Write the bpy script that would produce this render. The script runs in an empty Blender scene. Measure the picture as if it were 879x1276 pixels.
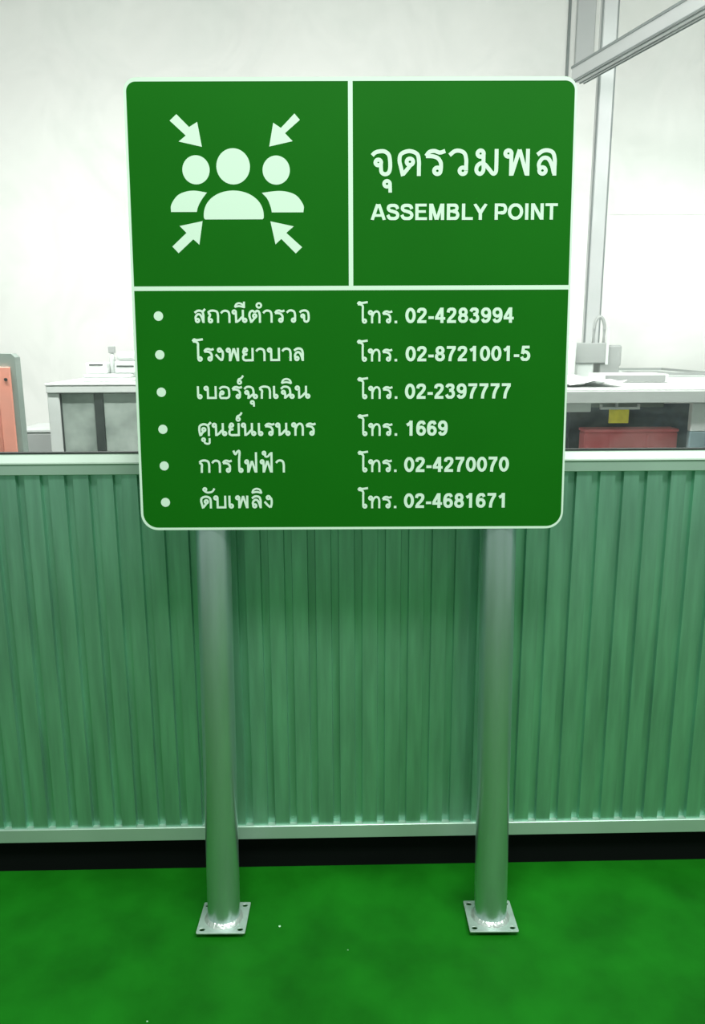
import bpy, bmesh, math, random
from mathutils import Matrix, Vector
random.seed(7)
S = bpy.context.scene
COL = S.collection

# ------------------------------------------------------------------ camera, world, lights, exposure
cam = bpy.data.cameras.new('camera')
cam.sensor_fit = 'HORIZONTAL'
cam.sensor_width = 36.0
cam.lens = 986.04 / 879 * 36
cam.clip_start = 0.05
camo = bpy.data.objects.new('camera', cam)
COL.objects.link(camo)
YAW, PITCH, ROLL = -0.0209, 0.2128, 0.0037
Mc = Matrix.Rotation(YAW, 4, 'Z') @ Matrix.Rotation(-PITCH, 4, 'X') @ Matrix.Rotation(ROLL, 4, 'Y')
B = Matrix(((1, 0, 0, 0), (0, 0, -1, 0), (0, 1, 0, 0), (0, 0, 0, 1)))   # camera axes: x right, y up, -z forward
camo.matrix_world = Matrix.Translation((0, -1.9917, 1.4792)) @ Mc @ B
S.camera = camo

w = bpy.data.worlds.new('hall_ambient')
S.world = w
w.use_nodes = True
bgn = w.node_tree.nodes['Background']
bgn.inputs[0].default_value = (0.72, 0.94, 0.82, 1)
bgn.inputs[1].default_value = 0.42

S.view_settings.view_transform = 'Standard'
S.view_settings.look = 'None'
S.view_settings.gamma = 1.0
S.view_settings.use_curve_mapping = False
S.view_settings.exposure = 0.0


def area(name, loc, target, sx, sy, power, color):
    l = bpy.data.lights.new(name, 'AREA')
    l.shape = 'RECTANGLE'
    l.size = sx
    l.size_y = sy
    l.energy = power
    l.color = color
    o = bpy.data.objects.new(name, l)
    COL.objects.link(o)
    o.location = loc
    o.rotation_euler = (Vector(target) - Vector(loc)).to_track_quat('-Z', 'Y').to_euler()
    return o


# lamps of the hall, above and behind the photographer
area('hall_lamp_light', (0.4, -2.5, 5.2), (0.1, -0.2, 1.0), 2.6, 0.8, 190, (0.88, 1.0, 0.88))
area('hall_lamp_light', (2.6, -1.9, 4.8), (0.9, -0.1, 0.8), 1.2, 0.4, 85, (0.9, 1.0, 0.95))
# the tubes of the workshop behind the glass (fixtures are built further down)
for lx, pw in ((-1.5, 66), (0.3, 44), (2.1, 38)):
    area('workshop_tube_light', (lx, 0.60, 3.02), (lx, 1.3, 1.0), 1.2, 0.10, pw, (1.0, 0.965, 0.965))
    area('workshop_tube_light', (lx, 0.60, 3.12), (lx, 0.9, 5.0), 1.2, 0.10, 15, (1.0, 0.98, 0.97))  # upward spill of the tubes, added to lift ceiling and upper wall

# ------------------------------------------------------------------ helpers


def newbm():
    return bmesh.new()


def box(bm, x0, x1, y0, y1, z0, z1, bev=0.0, M=None, seg=1):
    m = Matrix.Translation(((x0 + x1) / 2, (y0 + y1) / 2, (z0 + z1) / 2)) @ Matrix.Diagonal((x1 - x0, y1 - y0, z1 - z0, 1))
    if M is not None:
        m = M @ m
    r = bmesh.ops.create_cube(bm, size=1, matrix=m)
    if bev > 0:
        es = set()
        for v in r['verts']:
            es.update(v.link_edges)
        bmesh.ops.bevel(bm, geom=list(es), offset=bev, segments=seg, affect='EDGES', profile=0.5)
    return bm


def cyl(bm, p0, p1, r0, r1=None, n=24, caps=True):
    p0, p1 = Vector(p0), Vector(p1)
    d = p1 - p0
    m = Matrix.Translation((p0 + p1) / 2) @ d.to_track_quat('Z', 'Y').to_matrix().to_4x4()
    bmesh.ops.create_cone(bm, cap_ends=caps, segments=n, radius1=r0, radius2=r0 if r1 is None else r1, depth=d.length, matrix=m)
    return bm


def tube(bm, pts, r, n=8, flat=1.0):
    """sweep a ring along points"""
    pts = [Vector(p) for p in pts]
    rings = []
    for i, p in enumerate(pts):
        t = (pts[min(i + 1, len(pts) - 1)] - pts[max(i - 1, 0)]).normalized()
        q = t.to_track_quat('Z', 'Y')
        rings.append([bm.verts.new(p + q @ Vector((r * math.cos(a), r * flat * math.sin(a), 0))) for a in [2 * math.pi * k / n for k in range(n)]])
    for a, b in zip(rings, rings[1:]):
        for k in range(n):
            bm.faces.new((a[k], a[(k + 1) % n], b[(k + 1) % n], b[k]))
    bm.faces.new(list(reversed(rings[0])))
    bm.faces.new(rings[-1])
    return bm


def obj(name, bm, mat, parent=None, smooth=False):
    me = bpy.data.meshes.new(name)
    bmesh.ops.recalc_face_normals(bm, faces=bm.faces)
    bm.to_mesh(me)
    bm.free()
    me.materials.append(mat)
    if smooth:
        for p in me.polygons:
            p.use_smooth = True
        try:
            me.set_sharp_from_angle(angle=math.radians(35))
        except Exception:
            pass
    o = bpy.data.objects.new(name, me)
    COL.objects.link(o)
    if parent is not None:
        o.parent = parent
    return o


def tag(o, label, cat, group=None):
    o['label'] = label
    o['category'] = cat
    if group:
        o['group'] = group
    return o


def struct(name, bm, mat, smooth=False):
    o = obj(name, bm, mat, None, smooth)
    o['kind'] = 'structure'
    return o


def thing(name, label, cat, loc=(0, 0, 0), group=None):
    o = bpy.data.objects.new(name, None)
    COL.objects.link(o)
    o.empty_display_size = 0.1
    o.location = loc
    return tag(o, label, cat, group)


def shape2d(loops, depth, z):
    """filled 2D outline (x, height) with holes -> solid lying in the XZ plane; front at y=z, thickness depth behind it"""
    cu = bpy.data.curves.new('outline', 'CURVE')
    cu.dimensions = '2D'
    cu.fill_mode = 'BOTH'
    cu.extrude = depth / 2
    for lp in loops:
        sp = cu.splines.new('POLY')
        sp.points.add(len(lp) - 1)
        for p, q in zip(sp.points, lp):
            p.co = (q[0], q[1], 0, 1)
        sp.use_cyclic_u = True
    o = bpy.data.objects.new('outline', cu)
    COL.objects.link(o)
    bpy.context.view_layer.update()
    dg = bpy.context.evaluated_depsgraph_get()
    me = bpy.data.meshes.new_from_object(o.evaluated_get(dg))
    bm = bmesh.new()
    bm.from_mesh(me)
    bmesh.ops.remove_doubles(bm, verts=bm.verts, dist=1e-6)
    bpy.data.objects.remove(o)
    bpy.data.curves.remove(cu)
    bpy.data.meshes.remove(me)
    # XY plane -> XZ plane facing -Y
    bmesh.ops.transform(bm, verts=bm.verts, matrix=Matrix.Translation((0, z + depth / 2, 0)) @ Matrix.Rotation(math.pi / 2, 4, 'X'))
    return bm


def rrect(x0, x1, z0, z1, rt, rb, n=10):
    pts = []
    for cx, cz, r, a0 in ((x1 - rt, z1 - rt, rt, 0), (x0 + rt, z1 - rt, rt, 90), (x0 + rb, z0 + rb, rb, 180), (x1 - rb, z0 + rb, rb, 270)):
        for k in range(n + 1):
            a = math.radians(a0 + 90 * k / n)
            pts.append((cx + r * math.cos(a), cz + r * math.sin(a)))
    return pts


# ------------------------------------------------------------------ materials


def mat(name, col, rough=0.5, metal=0.0, var=0.0, scale=6.0, stretch=(1, 1, 1), bump=0.0, bscale=60.0, spec=0.5, col2=None, coat=0.0, rvar=0.0):
    m = bpy.data.materials.new(name)
    m.use_nodes = True
    nt = m.node_tree
    p = nt.nodes['Principled BSDF']
    p.inputs['Base Color'].default_value = (*col, 1)
    p.inputs['Roughness'].default_value = rough
    p.inputs['Metallic'].default_value = metal
    p.inputs['Specular IOR Level'].default_value = spec
    p.inputs['Coat Weight'].default_value = coat
    tc = nt.nodes.new('ShaderNodeTexCoord')
    mp = nt.nodes.new('ShaderNodeMapping')
    mp.inputs['Scale'].default_value = stretch
    nt.links.new(tc.outputs['Object'], mp.inputs['Vector'])
    if var > 0 or col2:
        nz = nt.nodes.new('ShaderNodeTexNoise')
        nz.inputs['Scale'].default_value = scale
        nz.inputs['Detail'].default_value = 5
        nt.links.new(mp.outputs['Vector'], nz.inputs['Vector'])
        rp = nt.nodes.new('ShaderNodeValToRGB')
        rp.color_ramp.elements[0].position = 0.3
        rp.color_ramp.elements[1].position = 0.7
        c2 = col2 or col
        rp.color_ramp.elements[0].color = (*[c * (1 - var) for c in col], 1)
        rp.color_ramp.elements[1].color = (*[min(1, c * (1 + var)) for c in c2], 1)
        nt.links.new(nz.outputs['Fac'], rp.inputs['Fac'])
        nt.links.new(rp.outputs['Color'], p.inputs['Base Color'])
        if rvar > 0:
            mr = nt.nodes.new('ShaderNodeMapRange')
            mr.inputs['To Min'].default_value = rough - rvar
            mr.inputs['To Max'].default_value = rough + rvar
            nt.links.new(nz.outputs['Fac'], mr.inputs['Value'])
            nt.links.new(mr.outputs['Result'], p.inputs['Roughness'])
    if bump > 0:
        nb = nt.nodes.new('ShaderNodeTexNoise')
        nb.inputs['Scale'].default_value = bscale
        nb.inputs['Detail'].default_value = 4
        nt.links.new(mp.outputs['Vector'], nb.inputs['Vector'])
        bp = nt.nodes.new('ShaderNodeBump')
        bp.inputs['Strength'].default_value = bump
        bp.inputs['Distance'].default_value = 0.01
        nt.links.new(nb.outputs['Fac'], bp.inputs['Height'])
        nt.links.new(bp.outputs['Normal'], p.inputs['Normal'])
    return m


M_floor = mat('green_floor_paint', (0.0045, 0.135, 0.003), rough=0.6, var=0.18, scale=5, bump=0.12, bscale=9, spec=0.15, col2=(0.007, 0.165, 0.006), rvar=0.1)
M_sheet = mat('corrugated_aluminium', (0.34, 0.62, 0.49), rough=0.38, metal=0.80, var=0.16, scale=7, stretch=(5, 5, 0.5), bump=0.05, bscale=24)
M_rail = mat('aluminium_channel', (0.52, 0.66, 0.58), rough=0.4, metal=0.5, var=0.05, scale=5, stretch=(1, 1, 1))
M_sill = mat('pale_aluminium_sill', (0.86, 0.94, 0.88), rough=0.4, metal=0.1, var=0.03)
M_gasket = mat('dark_glazing_gasket', (0.02, 0.028, 0.026), rough=0.6)
M_black = mat('black_base_strip', (0.004, 0.0045, 0.005), rough=0.75, spec=0.1)
M_core = mat('grey_wall_core', (0.25, 0.27, 0.26), rough=0.8)
M_post = mat('galvanised_steel_post', (0.66, 0.75, 0.77), rough=0.31, metal=0.92, var=0.07, scale=9, stretch=(3, 3, 0.5), bump=0.03, bscale=30)
M_plate = mat('galvanised_steel_plate', (0.58, 0.66, 0.62), rough=0.4, metal=0.5, var=0.12, scale=25)
M_weld = mat('bright_weld_bead', (0.72, 0.74, 0.73), rough=0.3, metal=0.6, var=0.15, scale=60, bump=0.3, bscale=120)
M_green = mat('green_reflective_sheeting', (0.0055, 0.134, 0.004), rough=0.55, var=0.06, scale=3, spec=0.1)
M_white = mat('white_reflective_sheeting', (0.74, 0.88, 0.76), rough=0.5, spec=0.2)
M_alback = mat('mill_aluminium_back', (0.6, 0.63, 0.62), rough=0.4, metal=0.8)
M_iwall = mat('white_workshop_wall', (0.83, 0.83, 0.81), rough=0.9, var=0.03, scale=1.5)
M_iceil = mat('pale_ceiling', (0.66, 0.68, 0.66), rough=0.9, var=0.02)
M_ifloor = mat('grey_workshop_floor', (0.45, 0.47, 0.45), rough=0.7, var=0.08)
M_mull = mat('grey_aluminium_profile', (0.47, 0.48, 0.485), rough=0.5, metal=0.15, var=0.03)
M_dark = mat('dark_profile_seam', (0.16, 0.18, 0.18), rough=0.6)
M_bench = mat('pale_bench_laminate', (0.60, 0.65, 0.62), rough=0.45, var=0.05, scale=4)
M_benchtop = mat('white_bench_top', (0.82, 0.85, 0.83), rough=0.5, var=0.03)
M_cabpanel = mat('smoky_grey_cabinet_panel', (0.24, 0.31, 0.27), rough=0.35, var=0.35, scale=7, col2=(0.32, 0.38, 0.34))
M_orange = mat('orange_machine_panel', (0.96, 0.38, 0.28), rough=0.45, var=0.06)
M_orange2 = mat('dull_orange_recess', (0.80, 0.30, 0.22), rough=0.5, var=0.08)
M_mframe = mat('grey_green_machine_frame', (0.28, 0.35, 0.31), rough=0.5, var=0.05)
M_navy = mat('dark_navy_sheet', (0.035, 0.05, 0.10), rough=0.35, var=0.6, scale=9, col2=(0.10, 0.13, 0.20), bump=0.5, bscale=12)
M_red = mat('red_plastic_crate', (0.86, 0.13, 0.15), rough=0.4, var=0.12, scale=7, col2=(0.88, 0.26, 0.28))
M_yellow = mat('yellow_plastic_tag', (0.88, 0.74, 0.05), rough=0.5, var=0.15, scale=30)
M_grey = mat('grey_paint', (0.33, 0.35, 0.34), rough=0.5, var=0.06)
M_light = mat('light_grey_plastic', (0.62, 0.66, 0.64), rough=0.5, var=0.05)
M_blue = mat('blue_grey_board', (0.22, 0.33, 0.36), rough=0.6, var=0.06)
M_speck = mat('pale_paint_fleck', (0.55, 0.85, 0.6), rough=0.4)

M_tube = bpy.data.materials.new('glowing_tube')
M_tube.use_nodes = True
_p = M_tube.node_tree.nodes['Principled BSDF']
_p.inputs['Emission Color'].default_value = (1, 1, 0.98, 1)
_p.inputs['Emission Strength'].default_value = 3.0

M_glass = bpy.data.materials.new('clear_glass')
M_glass.use_nodes = True
nt = M_glass.node_tree
nt.nodes.clear()
out = nt.nodes.new('ShaderNodeOutputMaterial')
mx = nt.nodes.new('ShaderNodeMixShader')
tr = nt.nodes.new('ShaderNodeBsdfTransparent')
tr.inputs[0].default_value = (0.975, 0.99, 0.98, 1)
gl = nt.nodes.new('ShaderNodeBsdfGlossy')
gl.inputs['Roughness'].default_value = 0.03
fr = nt.nodes.new('ShaderNodeFresnel')
fr.inputs['IOR'].default_value = 1.45
nt.links.new(fr.outputs[0], mx.inputs[0])
nt.links.new(tr.outputs[0], mx.inputs[1])
nt.links.new(gl.outputs[0], mx.inputs[2])
# faint smears and a pale veiling haze mixed into the pane
df = nt.nodes.new('ShaderNodeBsdfDiffuse')
df.inputs[0].default_value = (0.85, 0.88, 0.88, 1)
mx2 = nt.nodes.new('ShaderNodeMixShader')
tcg = nt.nodes.new('ShaderNodeTexCoord')
nzg = nt.nodes.new('ShaderNodeTexNoise')
nzg.inputs['Scale'].default_value = 5
nzg.inputs['Detail'].default_value = 6
nzg.inputs['Distortion'].default_value = 1.5
mrg = nt.nodes.new('ShaderNodeMapRange')
mrg.inputs['From Min'].default_value = 0.42
mrg.inputs['From Max'].default_value = 0.75
mrg.inputs['To Min'].default_value = 0.01
mrg.inputs['To Max'].default_value = 0.075
nt.links.new(tcg.outputs['Object'], nzg.inputs['Vector'])
nt.links.new(nzg.outputs['Fac'], mrg.inputs['Value'])
nt.links.new(mrg.outputs['Result'], mx2.inputs[0])
nt.links.new(mx.outputs[0], mx2.inputs[1])
nt.links.new(df.outputs[0], mx2.inputs[2])
nt.links.new(mx2.outputs[0], out.inputs[0])

# ------------------------------------------------------------------ the setting
struct('floor', box(newbm(), -4.5, 4.5, -6.0, 0.06, -0.05, 0.0), M_floor)

# front wall: core + corrugated sheets + rails
wall = struct('wall_front', box(newbm(), -4.5, 4.5, 0.022, 0.055, 0.105, 1.15), M_core)
PITCH_X = 0.0613
X_A = -0.2          # left edge of one groove
GW = 0.022          # groove width
NRIB = 12
k0 = -72
for s in range(12):
    bm = newbm()
    prof = []
    for r in range(NRIB):
        xa = X_A + (k0 + s * NRIB + r) * PITCH_X
        prof += [(xa, 0.003), (xa + 0.002, 0.0155), (xa + GW - 0.002, 0.0155), (xa + GW, 0.003)]
    xe = X_A + (k0 + (s + 1) * NRIB) * PITCH_X
    prof.append((xe, 0.003))
    t = 0.0008
    rows = []
    for x, y in prof:
        rows.append([bm.verts.new((x, y, 0.128)), bm.verts.new((x, y, 1.152)), bm.verts.new((x, y + t, 1.152)), bm.verts.new((x, y + t, 0.128))])
    for a, b in zip(rows, rows[1:]):
        for i in range(4):
            j = (i + 1) % 4
            bm.faces.new((a[i], b[i], b[j], a[j]))
    bm.faces.new(rows[0])
    bm.faces.new(list(reversed(rows[-1])))
    obj('corrugated_sheet', bm, M_sheet, wall)
bm = box(newbm(), -4.5, 4.5, -0.004, 0.021, 0.1095, 0.150, 0.0015)
obj('bottom_rail', bm, M_rail, wall)
bm = box(newbm(), -4.5, 4.5, -0.005, 0.058, 1.1505, 1.179, 0.0015)
obj('top_rail', bm, M_rail, wall)
# sill moulding with a sloping face that catches the light
bm = newbm()
prof = [(-0.008, 1.1795), (-0.008, 1.183), (0.000, 1.201), (0.0, 1.2035), (0.030, 1.2035), (0.030, 1.1795)]
L = [bm.verts.new((-4.5, y, z)) for y, z in prof]
R = [bm.verts.new((4.5, y, z)) for y, z in prof]
for i in range(len(prof)):
    j = (i + 1) % len(prof)
    bm.faces.new((L[i], L[j], R[j], R[i]))
bm.faces.new(L)
bm.faces.new(list(reversed(R)))
obj('sill', bm, M_sill, wall)
obj('base_strip', box(newbm(), -4.5, 4.5, 0.026, 0.05, 0.0, 0.104), M_black, wall)  # black strip filling the gap below the bottom rail
# glass
win = struct('window_1', box(newbm(), -4.5, 4.5, 0.0015, 0.0065, 1.204, 4.0), M_glass)
obj('gasket', box(newbm(), -4.5, 4.5, -0.0005, 0.0012, 1.2038, 1.2075), M_gasket, win)
obj('gasket', box(newbm(), -4.5, 4.5, 0.0068, 0.031, 1.2038, 1.2060), M_gasket, win)

# workshop behind the glass
struct('floor_workshop', box(newbm(), -4.5, 4.5, 0.065, 3.1, -0.05, 0.0), M_ifloor)
struct('wall_back', box(newbm(), -4.5, 4.5, 3.0, 3.1, 0.0, 4.0), M_iwall)
struct('wall_left', box(newbm(), -4.6, -4.5, 0.0, 3.1, 0.0, 4.0), M_iwall)
struct('wall_right', box(newbm(), 4.5, 4.6, 0.0, 3.1, 0.0, 4.0), M_iwall)
struct('ceiling', box(newbm(), -4.6, 4.6, -0.0, 3.1, 4.0, 4.05), M_iceil)
# trims on the back wall at the right
t1 = struct('trim_1', box(newbm(), 1.348, 1.362, 2.985, 2.9995, 2.7, 4.0), M_dark)
t2 = struct('trim_2', box(newbm(), 1.395, 1.50, 2.97, 2.9995, 2.98, 4.0, 0.003), M_mull)
t3 = struct('trim_3', box(newbm(), 1.51, 4.5, 2.996, 2.9995, 2.215, 2.221), M_iwall)

# glazed inner partition: column at the back, head rail coming forward
colm = struct('trim_4', box(newbm(), 1.362, 1.432, 2.38, 2.45, 0.0, 4.0, 0.003), M_mull)
obj('seam', box(newbm(), 1.3565, 1.3618, 2.383, 2.40, 0.0, 4.0), M_dark, colm)
obj('seam', box(newbm(), 1.4322, 1.4395, 2.383, 2.40, 1.0, 4.0), M_dark, colm)
A = Vector((1.221, 2.30, 2.766))
Bp = Vector((1.459, 1.424, 2.766))
d = (Bp - A).normalized()
ang = math.atan2(d.y, d.x)
Lr = 2.55
Mr = Matrix.Translation(A) @ Matrix.Rotation(ang, 4, 'Z')
bm = newbm()
box(bm, 0, Lr, -0.035, 0.035, -0.030, 0.040, 0.002, Mr)
rail = struct('trim_5', bm, M_mull)
bm = newbm()
for yy in (-0.018, 0.016):
    box(bm, 0.0, Lr, yy - 0.0035, yy + 0.0035, -0.0345, -0.0305, 0, Mr)
obj('slide_groove', bm, M_dark, rail)
bm = newbm()
box(bm, 0.0, Lr, 0.0355, 0.039, 0.030, 0.041, 0, Mr)
box(bm, 0.0, Lr, -0.039, -0.0355, 0.030, 0.041, 0, Mr)
box(bm, 0.0, Lr, 0.0355, 0.039, -0.034, -0.028, 0, Mr)
box(bm, 0.0, Lr, -0.039, -0.0355, -0.034, -0.028, 0, Mr)
obj('rail_edge', bm, M_dark, rail)

# ------------------------------------------------------------------ workshop tube lamps (above the frame)
for lx, place in ((-1.5, 'left'), (0.3, 'middle'), (2.1, 'right')):
    f = thing('tube_lamp', 'white fluorescent lamp over the workshop, the %s one of three' % place, 'lamp', (lx, 0.60, 3.07), 'workshop ceiling lamps')
    bm = newbm()
    box(bm, -0.65, 0.65, -0.03, 0.03, 0.0, 0.035, 0.004)
    obj('housing', bm, M_light, f)
    for yy in (-0.05, 0.05):
        obj('tube', cyl(newbm(), (-0.6, yy, 0.0), (0.6, yy, 0.0), 0.013, n=12), M_tube, f, True)
    for xx in (-0.5, 0.5):
        obj('hanger', cyl(newbm(), (xx, 0, 0.035), (xx, 0, 0.93), 0.004, n=8), M_grey, f)

# ------------------------------------------------------------------ things behind the glass, left
t = thing('orange_machine', 'orange panelled machine with a grey-green frame behind the glass at far left', 'machine', (-1.45, 1.2, 0))
bm = newbm()
# tall frame: side post leans slightly, with a sloped cap
pf = [(-0.30, 0.0), (0.275, 0.0), (0.271, 1.425), (0.258, 1.438), (-0.30, 1.445)]
F = [bm.verts.new((x, -0.2, z)) for x, z in pf]
K = [bm.verts.new((x, -0.15, z)) for x, z in pf]
for i in range(5):
    j = (i + 1) % 5
    bm.faces.new((F[i], F[j], K[j], K[i]))
bm.faces.new(F)
bm.faces.new(list(reversed(K)))
obj('frame', bm, M_mframe, t)
obj('panel', box(newbm(), 0.205, 0.252, -0.212, -0.2, 0.05, 1.391, 0.002), M_orange, t)
obj('panel', box(newbm(), -0.29, 0.2035, -0.206, -0.2, 0.05, 1.36, 0.002), M_orange2, t)
obj('panel', box(newbm(), -0.29, 0.2035, -0.214, -0.206, 1.345, 1.391, 0.002), M_orange, t)
obj('hole_disc', cyl(newbm(), (0.236, -0.216, 1.345), (0.236, -0.212, 1.345), 0.006, n=12), M_gasket, t)  # dark disc standing in for a hole; its shade is the disc's colour

t = thing('storage_bin', 'low grey storage bin on the floor between orange machine and grey cabinet', 'bin', (-1.50, 2.15, 0))
bm = newbm()
box(bm, -0.09, 0.09, -0.15, 0.15, 0.0, 1.035, 0.008)
obj('body', bm, M_grey, t)
obj('lid', box(newbm(), -0.095, 0.095, -0.155, 0.155, 1.036, 1.055, 0.005), M_light, t)

t = thing('framed_cabinet', 'pale framed cabinet with smoky grey panels left behind the sign', 'cabinet', (-0.70, 1.65, 0))
bx0, bx1 = -0.52, 0.52
obj('side_panel', box(newbm(), bx0, bx0 + 0.05, -0.24, 0.30, 0.0, 1.268, 0.003), M_bench, t)
obj('side_panel', box(newbm(), bx1 - 0.05, bx1, -0.24, 0.30, 0.0, 1.268, 0.003), M_bench, t)
obj('back_panel', box(newbm(), bx0 + 0.05, bx1 - 0.05, 0.28, 0.30, 0.0, 1.268), M_bench, t)
obj('top_rail', box(newbm(), bx0, bx1, -0.25, 0.31, 1.269, 1.300, 0.003), M_bench, t)
obj('worktop', box(newbm(), bx0 - 0.003, bx1 + 0.003, -0.253, 0.313, 1.3005, 1.309, 0.002), M_benchtop, t)
mx0 = -0.325
obj('mullion', box(newbm(), mx0, mx0 + 0.036, -0.235, -0.20, 0.05, 1.268, 0.002), M_gasket, t)
obj('door', box(newbm(), bx0 + 0.052, mx0 - 0.001, -0.228, -0.205, 0.05, 1.266, 0.002), M_cabpanel, t)
obj('door', box(newbm(), mx0 + 0.037, bx1 - 0.052, -0.228, -0.205, 0.05, 1.266, 0.002), M_cabpanel, t)
obj('edge_strip', box(newbm(), bx0 + 0.050, bx0 + 0.0565, -0.232, -0.2285, 0.05, 1.266), M_gasket, t)

# clutter on the framed cabinet
def clutter(name, label, cat, bmx, m, loc, extra=()):
    e = thing(name, label, cat, loc)
    obj('body', bmx, m, e)
    for n_, b_, m_ in extra:
        obj(n_, b_, m_, e)
    return e

bm = newbm()
box(bm, -0.11, 0.11, -0.09, 0.09, 0.0, 0.016, 0.003)
box(bm, -0.105, 0.10, -0.085, 0.085, 0.0165, 0.032, 0.003)
tag(obj('folded_cloth', bm, M_light), 'flat light grey folded cloth on the framed cabinet left of sign', 'cloth').location = (-0.995, 1.62, 1.3095)
clutter('white_carton', 'small white carton with a dark slot at left of cabinet top', 'box',
        box(newbm(), -0.045, 0.045, -0.04, 0.04, 0.0, 0.048, 0.004), M_benchtop, (-1.055, 1.62, 1.342),
        [('slot', box(newbm(), -0.03, 0.03, -0.043, -0.0405, 0.036, 0.041), M_gasket)])
bm = newbm()
box(bm, -0.05, 0.05, -0.04, 0.04, 0.0, 0.055, 0.006)
box(bm, -0.04, 0.045, -0.035, 0.035, 0.0555, 0.095, 0.012, None, 2)
clutter('white_appliance', 'rounded white appliance on cabinet top close to the left sign edge', 'appliance', bm, M_light, (-0.925, 1.62, 1.342),
        [('slot', box(newbm(), -0.04, 0.035, -0.043, -0.0405, 0.03, 0.035), M_gasket)])
bm = newbm()
cyl(bm, (0, 0, 0), (0, 0, 0.07), 0.013, 0.013, 14)
cyl(bm, (0, 0, 0.0705), (0, 0, 0.088), 0.012, 0.006, 14)
clutter('spray_bottle', 'tiny grey-capped bottle behind white carton on the cabinet', 'bottle', bm, M_light, (-0.998, 1.64, 1.342),
        [('cap', box(newbm(), -0.014, 0.014, -0.011, 0.011, 0.0885, 0.118, 0.002), M_grey)])

# ------------------------------------------------------------------ right bench and the things on and under it
t = thing('workbench', 'long white topped workbench behind the glass right of sign', 'workbench', (1.7, 1.9, 0))
wx0, wx1, wy0, wy1 = -1.0, 1.6, -0.9, 0.9
bm = newbm()
box(bm, wx0, wx1, wy0 + 0.01, wy1, 1.262, 1.2985, 0.002)
obj('worktop', bm, M_benchtop, t)
obj('front_lip', box(newbm(), wx0, wx1, wy0, wy0 + 0.0095, 1.246, 1.291, 0.002), M_bench, t)
obj('drawer', box(newbm(), wx0 + 0.05, -0.728, wy0 + 0.012, wy0 + 0.30, 1.212, 1.2615, 0.002), M_bench, t)
for lx in (wx0 + 0.03, wx1 - 0.08):
    for ly in (wy0 + 0.05, wy1 - 0.10):
        obj('leg', box(newbm(), lx, lx + 0.05, ly, ly + 0.05, 0.0, 1.21 if lx < 0 and ly < 0 else 1.261, 0.002), M_bench, t)
obj('modesty_panel', box(newbm(), wx0 + 0.09, 0.10, wy0 + 0.42, wy0 + 0.44, 0.3, 1.21), M_navy, t)
obj('inner_rail', box(newbm(), -0.72, -0.33, wy0 + 0.30, wy0 + 0.33, 1.205, 1.245), M_mframe, t)
obj('side_board', box(newbm(), -0.335, -0.05, wy0 + 0.02, wy0 + 0.05, 1.135, 1.244, 0.002), M_bench, t)
obj('side_board', box(newbm(), -0.335, -0.05, wy0 + 0.02, wy0 + 0.05, 0.6, 1.134, 0.002), M_blue, t)
obj('lower_shelf', box(newbm(), wx0 + 0.09, wx1 - 0.09, wy0 + 0.09, wy0 + 0.41, 0.88, 0.90), M_bench, t)
bm = newbm()
box(bm, -0.685, -0.533, wy0 + 0.03, wy0 + 0.045, 1.219, 1.228, 0.001)
box(bm, -0.685, -0.678, wy0 + 0.03, wy0 + 0.045, 1.228, 1.2385)
box(bm, -0.540, -0.533, wy0 + 0.03, wy0 + 0.045, 1.228, 1.2385)
box(bm, -0.625, -0.618, wy0 + 0.03, wy0 + 0.045, 1.228, 1.2615)
obj('bracket', bm, M_light, t)
bm = newbm()
box(bm, -0.038, 0.038, -0.004, 0.004, -0.052, 0.0, 0.0015)
o = tag(obj('yellow_tag', bm, M_yellow), 'yellow tag hanging under the front edge of the workbench', 'tag')
o.location = (1.089, 1.037, 1.2185)
bm = newbm()
box(bm, -0.187, 0.187, -0.13, 0.13, 0.0, 0.235, 0.012, None, 2)
e = thing('red_crate', 'red plastic crate with a raised rim on the shelf under the workbench', 'crate', (1.172, 1.24, 0.9005))
obj('body', box(newbm(), -0.186, 0.186, -0.13, -0.05, 0.0, 0.222, 0.008, None, 2), M_red, e)
bm.free()
obj('rim', box(newbm(), -0.188, 0.188, -0.132, -0.048, 0.2225, 0.235, 0.003), M_red, e)
for hx in (-0.09, 0.06):
    obj('rib', box(newbm(), hx, hx + 0.010, -0.135, -0.1305, 0.02, 0.215, 0.001), M_red, e)
# dark bundle beside the crate
bm = newbm()
box(bm, -0.085, 0.085, -0.06, 0.10, 0.0, 0.30, 0.025, None, 3)
o = tag(obj('cloth_bundle', bm, M_navy, None, True), 'dark blue wrinkled cloth bundle left of the red crate', 'bundle')
o.location = (0.885, 1.30, 0.9005)

# tray, slab and vise-like tool on the bench
bm = newbm()
box(bm, -0.24, 0.24, -0.33, 0.33, 0.0, 0.010, 0.003)
e = thing('flat_tray', 'wide flat grey tray lying on the workbench top', 'tray', (1.66, 2.30, 1.299))
obj('base', bm, M_light, e)
bm = newbm()
box(bm, -0.24, 0.24, -0.33, -0.318, 0.0105, 0.022)
box(bm, -0.24, 0.24, 0.318, 0.33, 0.0105, 0.022)
box(bm, -0.24, -0.228, -0.317, 0.317, 0.0105, 0.022)
box(bm, 0.228, 0.24, -0.317, 0.317, 0.0105, 0.022)
obj('rim', bm, M_grey, e)
obj('inlay', box(newbm(), -0.08, 0.12, -0.12, 0.10, 0.0105, 0.014), M_grey, e)
e = thing('grey_slab', 'narrow light slab with grey front face on workbench before tray', 'slab', (1.29, 1.50, 1.299))
obj('body', box(newbm(), -0.14, 0.15, -0.06, 0.12, 0.0, 0.036, 0.003), M_benchtop, e)
obj('front_face', box(newbm(), -0.125, 0.135, -0.064, -0.0605, 0.004, 0.032, 0.0015), M_grey, e)
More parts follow.
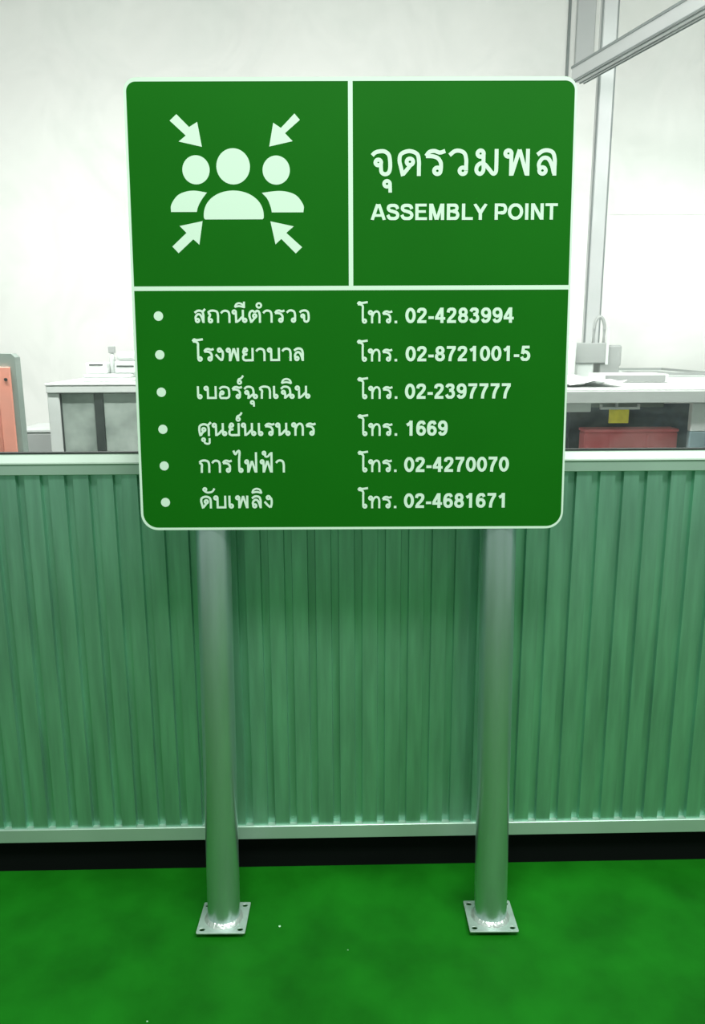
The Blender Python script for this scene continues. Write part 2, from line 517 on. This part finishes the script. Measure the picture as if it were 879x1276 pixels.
e = thing('bench_tool', 'grey boxy tool with an arched handle standing on the workbench', 'tool', (1.215, 1.72, 1.299))
obj('foot', box(newbm(), 0.01, 0.10, -0.02, 0.09, 0.0, 0.075, 0.004), M_grey, e)
obj('foot', box(newbm(), -0.10, -0.02, -0.02, 0.09, 0.0, 0.075, 0.004), M_light, e)
bm = newbm()
box(bm, -0.112, 0.038, -0.03, 0.10, 0.076, 0.168, 0.004)
obj('body', bm, M_grey, e)
bm = newbm()
box(bm, 0.039, 0.108, -0.02, 0.09, 0.062, 0.158, 0.008, None, 2)
obj('side_block', bm, M_grey, e)
bm = newbm()
pts = []
for k in range(13):
    a = math.pi * k / 12
    pts.append((0.012 - 0.024 * math.cos(a), 0.03, 0.23 + 0.055 * math.sin(a)))
pts = [(-0.012, 0.03, 0.168)] + pts + [(0.036, 0.03, 0.168)]
tube(bm, pts, 0.008, 8)
obj('handle', bm, M_grey, e, True)
obj('plate', box(newbm(), 0.028, 0.040, -0.036, -0.031, 0.07, 0.24), M_light, e)
bm = newbm()
cyl(bm, (0, 0, 0), (0, 0, 0.17), 0.038, 0.042, 20)
box(bm, -0.02, 0.02, -0.02, 0.02, 0.171, 0.20, 0.006)
tag(obj('white_jug', bm, M_benchtop), 'white jug on the workbench touching the right sign edge', 'jug').location = (1.055, 1.66, 1.299)
# crumpled white sheets at the left of the bench
bm = newbm()
n = 10
g = [[bm.verts.new((-0.16 + 0.32 * i / n, -0.25 + 0.5 * j / n, 0.006 + 0.022 * random.random())) for j in range(n + 1)] for i in range(n + 1)]
for i in range(n):
    for j in range(n):
        bm.faces.new((g[i][j], g[i + 1][j], g[i + 1][j + 1], g[i][j + 1]))
o = tag(obj('crumpled_sheet', bm, M_benchtop), 'crumpled white plastic sheet on the workbench near the sign', 'sheet')
o.location = (0.98, 1.36, 1.2995)
o.modifiers.new('solid', 'SOLIDIFY').thickness = 0.002

# ------------------------------------------------------------------ the sign
sign = thing('assembly_point_sign', 'green assembly point sign on two grey steel posts leaning against the wall', 'sign', (0.0369, -0.1962, 0.0052))
sign.rotation_mode = 'XYZ'
sign.rotation_euler = (-0.0737, 0, -0.0172)
ZB, HS, RP = 1.0367, 1.0074, 0.0435
YF = -RP - 0.0005          # front face of the sheeting in the stand's own axes
panel = obj('panel', shape2d([rrect(-0.5, 0.5, ZB, ZB + HS, 0.028, 0.040)], 0.004, YF + 0.0004), M_green, sign)


def on(bm_name, bm, m=M_white, label=None):
    o = obj(bm_name, bm, m, panel)
    if label:
        o['label'] = label
    return o


outer = rrect(-0.5, 0.5, ZB, ZB + HS, 0.028, 0.040)
inner = rrect(-0.4945, 0.4955, ZB + 0.0055, ZB + HS - 0.0085, 0.021, 0.035)
on('border', shape2d([outer, inner], 0.0003, YF))
on('divider', box(newbm(), -0.4945, 0.4955, YF, YF + 0.0003, ZB + 0.5515, ZB + 0.5613))
on('divider', box(newbm(), -0.0055, 0.0046, YF, YF + 0.0003, ZB + 0.5614, ZB + HS - 0.0086))


def ell(cx, cz, rx, rz, n=40):
    return [(cx + rx * math.cos(2 * math.pi * k / n), ZB + cz + rz * math.sin(2 * math.pi * k / n)) for k in range(n)]


def film(name, loops):
    return on(name, shape2d(loops, 0.0003, YF))


for cx, cz in ((-0.4414, 0.4955), (-0.4416, 0.4087), (-0.4412, 0.3234), (-0.4408, 0.2379), (-0.4408, 0.1524), (-0.441, 0.0662)):
    film('bullet', [ell(cx, cz, 0.0107, 0.0107, 24)])
film('pictogram_head', [ell(-0.2625, 0.8207, 0.0375, 0.0385)])
film('pictogram_head', [ell(-0.3456, 0.8136, 0.0305, 0.031)])
film('pictogram_head', [ell(-0.1666, 0.8125, 0.0305, 0.031)])
body = []
for k in range(31):
    a = math.pi * k / 30
    body.append((-0.2637 + 0.0675 * math.cos(a), ZB + 0.714 + 0.0553 * math.sin(a) ** 0.9 if 0 < k < 30 else ZB + 0.714))
body += [(-0.3308, ZB + 0.710), (-0.3285, ZB + 0.7073), (-0.1990, ZB + 0.7073), (-0.1966, ZB + 0.710)]
film('pictogram_body', [body])


def smooth_loop(pts, sharp):
    """closed outline, Catmull-Rom except at sharp vertices"""
    n = len(pts)
    res = []
    for i in range(n):
        p1, p2 = Vector(pts[i]), Vector(pts[(i + 1) % n])
        p0 = Vector(pts[i - 1]) if i not in sharp else p1 - (p2 - p1)
        p3 = Vector(pts[(i + 2) % n]) if (i + 1) % n not in sharp else p2 + (p2 - p1)
        m = 1 if (i in sharp and (i + 1) % n in sharp) else 5
        for k in range(m):
            t = k / m
            q = 0.5 * (2 * p1 + (p2 - p0) * t + (2 * p0 - 5 * p1 + 4 * p2 - p3) * t * t + (3 * p1 - p0 - 3 * p2 + p3) * t ** 3)
            res.append((q.x, q.y))
    return res


lb = [(-0.4044, 0.7236), (-0.4035, 0.739), (-0.3896, 0.7583), (-0.3707, 0.767), (-0.3491, 0.7692), (-0.3228, 0.765), (-0.3344, 0.7503), (-0.343, 0.7357), (-0.3465, 0.7236)]
rb = [(-0.107, 0.7221), (-0.1067, 0.7372), (-0.1205, 0.7567), (-0.14, 0.7656), (-0.1645, 0.7681), (-0.1997, 0.7642), (-0.1877, 0.7512), (-0.1807, 0.7347), (-0.1779, 0.7221)]
for q in (lb, rb):
    film('pictogram_body', [[(x, ZB + z) for x, z in smooth_loop(q, {0, 5, 8})]])
for q in ([(-0.3854, 0.931), (-0.358, 0.9039), (-0.3399, 0.9147), (-0.3309, 0.8623), (-0.3823, 0.8736), (-0.366, 0.8861), (-0.4006, 0.9174)],
          [(-0.1243, 0.9316), (-0.1124, 0.9184), (-0.1458, 0.8905), (-0.1291, 0.8737), (-0.1812, 0.8625), (-0.1715, 0.9125), (-0.1547, 0.9015)],
          [(-0.3861, 0.6933), (-0.3343, 0.7037), (-0.343, 0.6525), (-0.3562, 0.6645), (-0.3904, 0.6342), (-0.4041, 0.6487), (-0.3712, 0.6783)],
          [(-0.1815, 0.7028), (-0.1292, 0.6918), (-0.1462, 0.6777), (-0.1108, 0.6464), (-0.1254, 0.6328), (-0.1576, 0.6646), (-0.1709, 0.6528)]):
    film('pictogram_arrow', [[(x, ZB + z) for x, z in q]])

# ---- lettering: a stroke font. ('s', pts) smooth stroke, ('l', pts) straight stroke, ('o', cx, cy, rx, ry) ring, ('b', x0, x1, y0, y1) bar
s, l, o_, b_ = 's', 'l', 'o', 'b'
G = {
 'จ': (.98, [(s, (.05, .77), (.15, .87), (.30, .92), (.50, .92), (.66, .80), (.71, .56), (.71, .28), (.65, .12), (.52, .07), (.40, .14), (.375, .3), (.37, .5)), (o_, .275, .51, .105)], .71),
 'ด': (1.02, [(s, (.80, .0), (.80, .3), (.80, .55), (.73, .82), (.44, .93), (.14, .82), (.08, .58), (.13, .34), (.21, .0)), (s, (.21, .06), (.36, .24), (.52, .45)), (o_, .465, .53, .12)], .80),
 'ต': (1.05, [(s, (.85, 0), (.85, .3), (.85, .58), (.79, .83), (.66, .92), (.48, .80)), (s, (.48, .80), (.30, .92), (.12, .80), (.07, .55), (.13, .3), (.21, 0)), (s, (.21, .06), (.36, .24), (.54, .45)), (o_, .47, .53, .12)], .85),
 'ร': (.85, [(s, (.04, .74), (.16, .89), (.35, .93), (.55, .87), (.75, .93)), (s, (.04, .74), (.30, .73), (.48, .66), (.58, .52), (.60, .38), (.59, .2)), (o_, .465, .19, .12)], .6),
 'ว': (.98, [(s, (.06, .77), (.25, .92), (.45, .93), (.62, .83), (.68, .6), (.68, .4), (.68, .2)), (o_, .56, .19, .12)], .68),
 'ม': (1.08, [(o_, .23, .83, .115), (s, (.34, .83), (.34, .5), (.34, .2), (.22, .07), (.09, .17), (.11, .36), (.25, .47), (.40, .42), (.56, .24), (.70, .08), (.80, .14), (.82, .35), (.82, 1.0))], .82),
 'พ': (1.2, [(o_, .18, .83, .115), (l, (.29, .85), (.29, 0)), (l, (.31, .03), (.59, .97)), (l, (.59, .97), (.87, .03)), (l, (.90, 0), (.90, 1.0))], .9),
 'ล': (.95, [(s, (.05, .78), (.25, .92), (.45, .94), (.63, .85), (.70, .60), (.70, .3), (.70, .0)), (s, (.15, .2), (.12, .45), (.26, .65), (.46, .63), (.60, .38), (.68, .08)), (o_, .255, .19, .12)], .7),
 'ส': (.97, [(s, (.05, .78), (.25, .92), (.45, .94), (.63, .85), (.70, .60), (.70, .3), (.70, .0)), (s, (.15, .2), (.12, .45), (.26, .65), (.46, .63), (.60, .38), (.68, .08)), (o_, .255, .19, .12), (l, (.60, .80), (.84, 1.07))], .7),
 'ถ': (.99, [(s, (.06, .78), (.25, .92), (.5, .94), (.74, .85), (.81, .6), (.81, .3), (.81, 0)), (s, (.08, .76), (.22, .66), (.20, .52), (.13, .38), (.13, .2)), (o_, .25, .17, .12)], .81),
 'า': (.89, [(s, (.05, .74), (.2, .89), (.4, .93), (.6, .84), (.67, .6), (.67, .3), (.67, 0))], .67),
 'น': (1.2, [(o_, .15, .83, .12), (l, (.27, .85), (.28, 0)), (s, (.30, .06), (.50, .20), (.68, .40), (.80, .46)), (l, (.79, 1.0), (.79, .2)), (o_, .92, .19, .12)], .79),
 'ง': (.82, [(o_, .34, .84, .12), (s, (.46, .86), (.57, .70), (.58, .35), (.50, .05)), (s, (.50, .06), (.30, .22), (.05, .52))], .57),
 'ย': (1.02, [(o_, .26, .84, .12), (s, (.14, .84), (.10, .68), (.20, .54), (.40, .50)), (s, (.22, .50), (.10, .38), (.10, .16), (.24, .07), (.5, .07), (.80, .07)), (l, (.80, 1.0), (.80, 0))], .8),
 'บ': (1.07, [(o_, .17, .83, .12), (l, (.29, .85), (.29, 0)), (l, (.25, .08), (.90, .08)), (l, (.87, 1), (.87, 0))], .87),
 'เ': (.56, [(l, (.12, 1), (.12, .18)), (o_, .25, .18, .12)], .1),
 'อ': (1.0, [(s, (.08, .77), (.25, .91), (.5, .93), (.74, .82), (.80, .5), (.78, .18), (.62, .07), (.40, .07), (.18, .08), (.12, .22), (.13, .46)), (o_, .27, .48, .11)], .78),
 'ฉ': (1.14, [(s, (.07, .76), (.25, .92), (.5, .93), (.70, .80), (.76, .5), (.76, .18)), (o_, .25, .50, .11), (s, (.36, .5), (.39, .3), (.36, 0)), (s, (.38, .06), (.56, .22), (.76, .38)), (o_, .89, .18, .12)], .76),
 'ก': (1.02, [(s, (.05, .78), (.2, .91), (.48, .95), (.75, .86), (.83, .6), (.83, .3), (.83, 0)), (s, (.06, .77), (.24, .64), (.23, .4), (.22, 0))], .83),
 'ศ': (1.1, [(s, (.82, .0), (.82, .3), (.82, .55), (.75, .80), (.46, .92), (.16, .80), (.10, .55), (.12, .3), (.19, .0)), (s, (.20, .04), (.32, .24), (.48, .40)), (o_, .44, .50, .12), (l, (.72, .80), (1.0, 1.07))], .82),
 'ท': (1.08, [(o_, .17, .84, .12), (l, (.29, .85), (.29, 0)), (s, (.29, .50), (.42, .80), (.60, .93), (.78, .86), (.85, .62), (.85, .3), (.85, 0))], .85),
 'โ': (.84, [(s, (.03, 1.50), (.14, 1.65), (.36, 1.60), (.80, 1.66)), (s, (.05, 1.50), (.28, 1.47), (.42, 1.34), (.42, 1.0), (.42, .2)), (o_, .55, .18, .12)], .42),
 'ไ': (.93, [(s, (.05, 1.70), (.20, 1.42), (.36, 1.60), (.50, 1.68), (.55, 1.5), (.50, 1.0), (.50, .2)), (o_, .63, .18, .12)], .5),
 'ฟ': (1.25, [(o_, .18, .83, .115), (l, (.29, .85), (.29, 0)), (l, (.31, .03), (.60, .90)), (l, (.60, .90), (.89, .03)), (l, (.94, 0), (.94, 1.57))], .94),
 '.': (.42, [(b_, .08, .28, 0, .2)], 0),
}
# marks: drawn relative to the right stem of the consonant before them
MK = {
 'ุ': [(o_, -.11, -.29, .11), (l, (.0, -.26), (.01, -.62))],
 'ู': [(o_, -.42, -.28, .11), (s, (-.32, -.28), (-.34, -.50), (-.16, -.60), (.02, -.56), (.04, -.38), (.04, -.16))],
 'ิ': [(s, (-.62, 1.20), (-.52, 1.44), (-.28, 1.54), (-.02, 1.44), (.08, 1.18)), (s, (-.64, 1.22), (-.28, 1.29), (.10, 1.20))],
 'ี': [(s, (-.58, 1.20), (-.48, 1.42), (-.26, 1.50), (-.02, 1.40), (.10, 1.20)), (s, (-.60, 1.22), (-.26, 1.28), (.12, 1.19)), (l, (.10, 1.62), (.10, 1.13))],
 'ั': [(o_, -.42, 1.50, .11), (s, (-.46, 1.37), (-.24, 1.26), (.05, 1.29), (.20, 1.40), (.30, 1.58))],
 '์': [(o_, -.02, 1.30, .12), (s, (-.14, 1.32), (-.08, 1.52), (.12, 1.62), (.26, 1.82))],
 '้': [(o_, -.60, 1.50, .11), (s, (-.49, 1.48), (-.50, 1.25), (-.30, 1.24), (-.14, 1.42), (-.02, 1.50))],
 '\u0e4d': [(o_, -.06, 1.33, .17)],
}
W = .2
D = {
 '0': (.777, [(o_, .37, .5, .25, .405)]),
 '1': (.777, [(l, (.42, 0), (.42, 1.0)), (s, (.41, .97), (.33, .82), (.12, .70))]),
 '2': (.777, [(s, (.13, .68), (.17, .84), (.36, .91), (.55, .84), (.57, .66), (.43, .45), (.25, .28), (.14, .10)), (b_, .05, .67, 0, .185)]),
 '3': (.777, [(s, (.12, .74), (.20, .87), (.35, .91), (.51, .86), (.55, .73), (.47, .60), (.30, .54)), (s, (.30, .55), (.48, .52), (.58, .38), (.57, .21), (.46, .11), (.34, .09), (.19, .13), (.11, .28))]),
 '4': (.777, [(l, (.49, 0), (.49, 1.0)), (l, (.45, .94), (.10, .34)), (b_, .02, .71, .215, .385)]),
 '5': (.777, [(b_, .16, .64, .82, 1.0), (l, (.235, .98), (.16, .47)), (s, (.15, .50), (.28, .60), (.45, .58), (.58, .44), (.58, .24), (.46, .11), (.32, .09), (.18, .13), (.11, .28))]),
 '6': (.777, [(s, (.60, .74), (.52, .88), (.37, .91), (.20, .80), (.13, .58), (.13, .33)), (o_, .37, .325, .235, .235)]),
 '7': (.777, [(b_, .06, .68, .815, 1.0), (s, (.59, .86), (.44, .62), (.32, .32), (.28, 0))]),
 '8': (.777, [(o_, .37, .71, .205, .20), (o_, .37, .30, .24, .21)]),
 '9': (.777, [(s, (.14, .26), (.22, .12), (.37, .09), (.54, .20), (.61, .42), (.61, .67)), (o_, .37, .675, .235, .235)]),
 '-': (.465, [(b_, .03, .40, .26, .44)]),
 ' ': (.39, []),
 'A': (1.0, [(l, (.10, 0), (.46, 1.0)), (l, (.90, 0), (.54, 1.0)), (b_, .25, .75, .21, .37)]),
 'S': (.93, [(s, (.79, .68), (.70, .85), (.46, .91), (.22, .85), (.17, .70), (.27, .59), (.48, .53), (.70, .45), (.79, .32), (.74, .17), (.60, .10), (.45, .09), (.24, .14), (.13, .32))]),
 'E': (.93, [(l, (.20, 0), (.20, 1)), (b_, .1, .84, .83, 1.0), (b_, .1, .79, .44, .60), (b_, .1, .87, 0, .17)]),
 'M': (1.16, [(l, (.19, 0), (.19, 1)), (l, (.97, 0), (.97, 1)), (l, (.24, 1.0), (.56, .0)), (l, (.92, 1.0), (.60, .0))]),
 'B': (1.0, [(l, (.20, 0), (.20, 1)), (s, (.20, .915), (.50, .915), (.69, .88), (.76, .74), (.69, .59), (.50, .54)), (b_, .2, .55, .45, .62), (s, (.50, .53), (.73, .47), (.82, .30), (.73, .13), (.55, .085), (.20, .085))]),
 'L': (.85, [(l, (.20, 0), (.20, 1)), (b_, .1, .82, 0, .17)]),
 'Y': (.93, [(l, (.09, 1), (.465, .42)), (l, (.84, 1), (.465, .42)), (l, (.465, 0), (.465, .48))]),
 'P': (.93, [(l, (.20, 0), (.20, 1)), (b_, .2, .52, .83, 1.0), (b_, .2, .52, .34, .51), (s, (.50, .915), (.72, .88), (.81, .67), (.72, .46), (.50, .425))]),
 'O': (1.09, [(o_, .545, .5, .40, .415)]),
 'I': (.40, [(l, (.20, 0), (.20, 1))]),
 'N': (1.0, [(l, (.19, 0), (.19, 1)), (l, (.81, 0), (.81, 1)), (l, (.22, 1.0), (.78, .0))]),
 'T': (.85, [(b_, .03, .85, .83, 1.0), (l, (.44, 0), (.44, .95))]),
}


def catmull(p, n=6):
    p = [Vector(q) for q in p]
    p = [2 * p[0] - p[1]] + p + [2 * p[-1] - p[-2]]
    r = []
    for i in range(1, len(p) - 2):
        for k in range(n):
            t = k / n
            r.append(0.5 * (2 * p[i] + (p[i + 1] - p[i - 1]) * t + (2 * p[i - 1] - 5 * p[i] + 4 * p[i + 1] - p[i + 2]) * t * t + (3 * p[i] - p[i - 1] - 3 * p[i + 1] + p[i + 2]) * t ** 3))
    r.append(p[-2])
    return r


layer = [0]


def ribbon(bm, pts, wd, closed, f):
    """pts in metres already; wd stroke width in metres"""
    layer[0] = (layer[0] + 1) % 12
    y = YF - 0.00004 * layer[0]
    n = len(pts)
    L_, R_ = [], []
    for i, p in enumerate(pts):
        if closed:
            tt = pts[(i + 1) % n] - pts[i - 1]
        else:
            tt = pts[min(i + 1, n - 1)] - pts[max(i - 1, 0)]
        tt.normalize()
        nn = Vector((-tt.y, tt.x)) * wd / 2
        y = YF - 0.00004 * layer[0] - 0.00003 * i / n
        L_.append(bm.verts.new((p.x + nn.x, y, ZB + p.y + nn.y)))
        R_.append(bm.verts.new((p.x - nn.x, y, ZB + p.y - nn.y)))
    for i in range(n if closed else n - 1):
        j = (i + 1) % n
        bm.faces.new((L_[i], L_[j], R_[j], R_[i]))


def draw(bm, items, ox, oz, sx, sz, wd, skew=0.0):
    for it in items:
        k = it[0]
        P = lambda q: Vector((ox + q[0] * sx, oz + q[1] * sz))
        if k == 's':
            ribbon(bm, [P(q) for q in catmull(it[1:])], wd, False, None)
        elif k == 'l':
            a, c = P(it[1]), P(it[2])
            ribbon(bm, [a, a + (c - a) * 0.5, c], wd, False, None)
        elif k == 'o':
            rx = it[3]
            rz = it[4] if len(it) > 4 else it[3]
            ribbon(bm, [Vector((ox + (it[1]) * sx + (rx * sx) * math.cos(a), oz + it[2] * sz + rz * sz * math.sin(a))) for a in [2 * math.pi * q / 28 for q in range(28)]], wd, True, None)
        elif k == 'b':
            a, c = P((it[1], (it[3] + it[4]) / 2)), P((it[2], (it[3] + it[4]) / 2))
            ribbon(bm, [a, (a + c) / 2, c], (it[4] - it[3]) * sz, False, None)


def lettering(text, x0, x1, z, h):
    text = text.replace('ำ', '\u0e4dา')
    thai = any(ord(c) > 0xe00 for c in text)
    T = G if thai else D
    wd = h * ((0.152 if h > 0.05 else 0.170) if thai else (0.21 if text[0] == 'A' else 0.205))
    total = 0
    last = None
    for c in text:
        if c in T:
            total += T[c][0]
            last = c
    side = 0.10 if thai else 0.06
    total -= side
    sx = (x1 - x0) / total
    bm = newbm()
    x = x0
    stem = 0
    for c in text:
        if c in T:
            draw(bm, T[c][1], x, z, sx, h, wd)
            if thai:
                stem = x + T[c][2] * sx
            x += T[c][0] * sx
        elif c in MK:
            draw(bm, MK[c], stem, z, sx, h, wd * 0.9)
    if not thai:        # square letter feet and heads
        for v in bm.verts:
            v.co.z = min(max(v.co.z, ZB + z), ZB + z + h)
    return on('lettering', bm)


for a in (('จุดรวมพล', 0.0448, 0.4644, 0.7991, 0.0569), ('ASSEMBLY POINT', 0.0444, 0.4634, 0.7046, 0.0351),
          ('สถานีตำรวจ', -0.3601, -0.0927, 0.4798, 0.0291), ('โรงพยาบาล', -0.366, -0.1079, 0.3934, 0.0300),
          ('เบอร์ฉุกเฉิน', -0.3599, -0.0963, 0.3076, 0.0292), ('ศูนย์นเรนทร', -0.3589, -0.0846, 0.2218, 0.0299),
          ('การไฟฟ้า', -0.3594, -0.1568, 0.1359, 0.0304), ('ดับเพลิง', -0.3591, -0.1859, 0.0514, 0.0300),
          ('โทร.', 0.0135, 0.1061, 0.4776, 0.0285), ('02-4283994', 0.123, 0.3723, 0.4778, 0.0343),
          ('โทร.', 0.0130, 0.1064, 0.3916, 0.0285), ('02-8721001-5', 0.124, 0.4129, 0.3915, 0.0345),
          ('โทร.', 0.0137, 0.1072, 0.3062, 0.0287), ('02-2397777', 0.1231, 0.3701, 0.3059, 0.0350),
          ('โทร.', 0.0139, 0.1071, 0.2207, 0.0289), ('1669', 0.1246, 0.2235, 0.2206, 0.0351),
          ('โทร.', 0.0139, 0.1060, 0.1359, 0.0289), ('02-4270070', 0.1221, 0.3687, 0.1356, 0.0353),
          ('โทร.', 0.0136, 0.1059, 0.0499, 0.0290), ('02-4681671', 0.1221, 0.3675, 0.0502, 0.0350)):
    lettering(*a)

# back rails between panel and posts
for zc in (ZB + 0.10, ZB + 0.86):
    obj('back_channel', box(newbm(), -0.46, 0.46, RP * 0 - 0.0385, -0.0345, zc, zc + 0.04), M_alback, sign)

# posts, plates, welds
for px, w_ in ((-0.3383, 0), (0.3567, 1)):
    bm = newbm()
    cyl(bm, (px, 0, 0.008), (px, 0, 2.0), 0.0418, n=64)
    post = obj('post', bm, M_post, sign, True)
    obj('post_cap', cyl(newbm(), (px, 0, 2.0005), (px, 0, 2.006), 0.0425, n=48), M_gasket, sign, True)
    # base plate with four slots
    hw = 0.062
    loops = [rrect(px - hw, px + hw, -hw, hw, 0.003, 0.003, 3)]
    for sx_ in (-1, 1):
        for sy_ in (-1, 1):
            cx, cy = px + sx_ * 0.0485, sy_ * 0.0485
            loops.append([(cx + 0.0078 * math.cos(a), cy + 0.0062 * math.sin(a)) for a in [2 * math.pi * k / 14 for k in range(14)]])
    bm = shape2d(loops, 0.0045, 0.0015)
    # from the XZ plane down onto the floor plane
    bmesh.ops.transform(bm, verts=bm.verts, matrix=Matrix(((1, 0, 0, 0), (0, 0, 1, 0), (0, 1, 0, 0), (0, 0, 0, 1))))
    plate = obj('base_plate', bm, M_plate, sign)
    # weld bead
    bm = newbm()
    n = 72
    rings = []
    for k in range(n):
        a = 2 * math.pi * k / n
        j = 0.0009 * math.sin(k * 2.6) + random.uniform(-.0004, .0004)
        ring = []
        for rr, zz in ((0.0415, 0.0160 + j), (0.0455, 0.0130 + j), (0.0500 + j, 0.0062), (0.0415, 0.0061)):
            ring.append(bm.verts.new((px + rr * math.cos(a), rr * math.sin(a), zz)))
        rings.append(ring)
    for k in range(n):
        a, c = rings[k], rings[(k + 1) % n]
        for i in range(4):
            j = (i + 1) % 4
            bm.faces.new((a[i], c[i], c[j], a[j]))
    obj('weld', bm, M_weld, sign, True)

# ------------------------------------------------------------------ flecks on the floor
for x, y, r, lab in ((-0.155, -0.215, 0.0035, 'largest pale fleck on the green floor, right of the left post'),
                     (-0.43, -0.50, 0.0022, 'pale fleck on the floor in front of the left base plate'),
                     (-0.10, -0.62, 0.0025, 'pale fleck on the green floor nearest the photo bottom edge'),
                     (0.02, -0.30, 0.0014, 'faint small fleck on the floor midway between the two posts')):
    bm = newbm()
    bmesh.ops.create_icosphere(bm, subdivisions=1, radius=r)
    for v in bm.verts:
        v.co.z = v.co.z * 0.4 + r * 0.4
        v.co.x *= random.uniform(.7, 1.3)
    o = tag(obj('paint_fleck', bm, M_speck), lab, 'fleck', 'pale flecks on the floor')
    o.location = (x, y, 0)
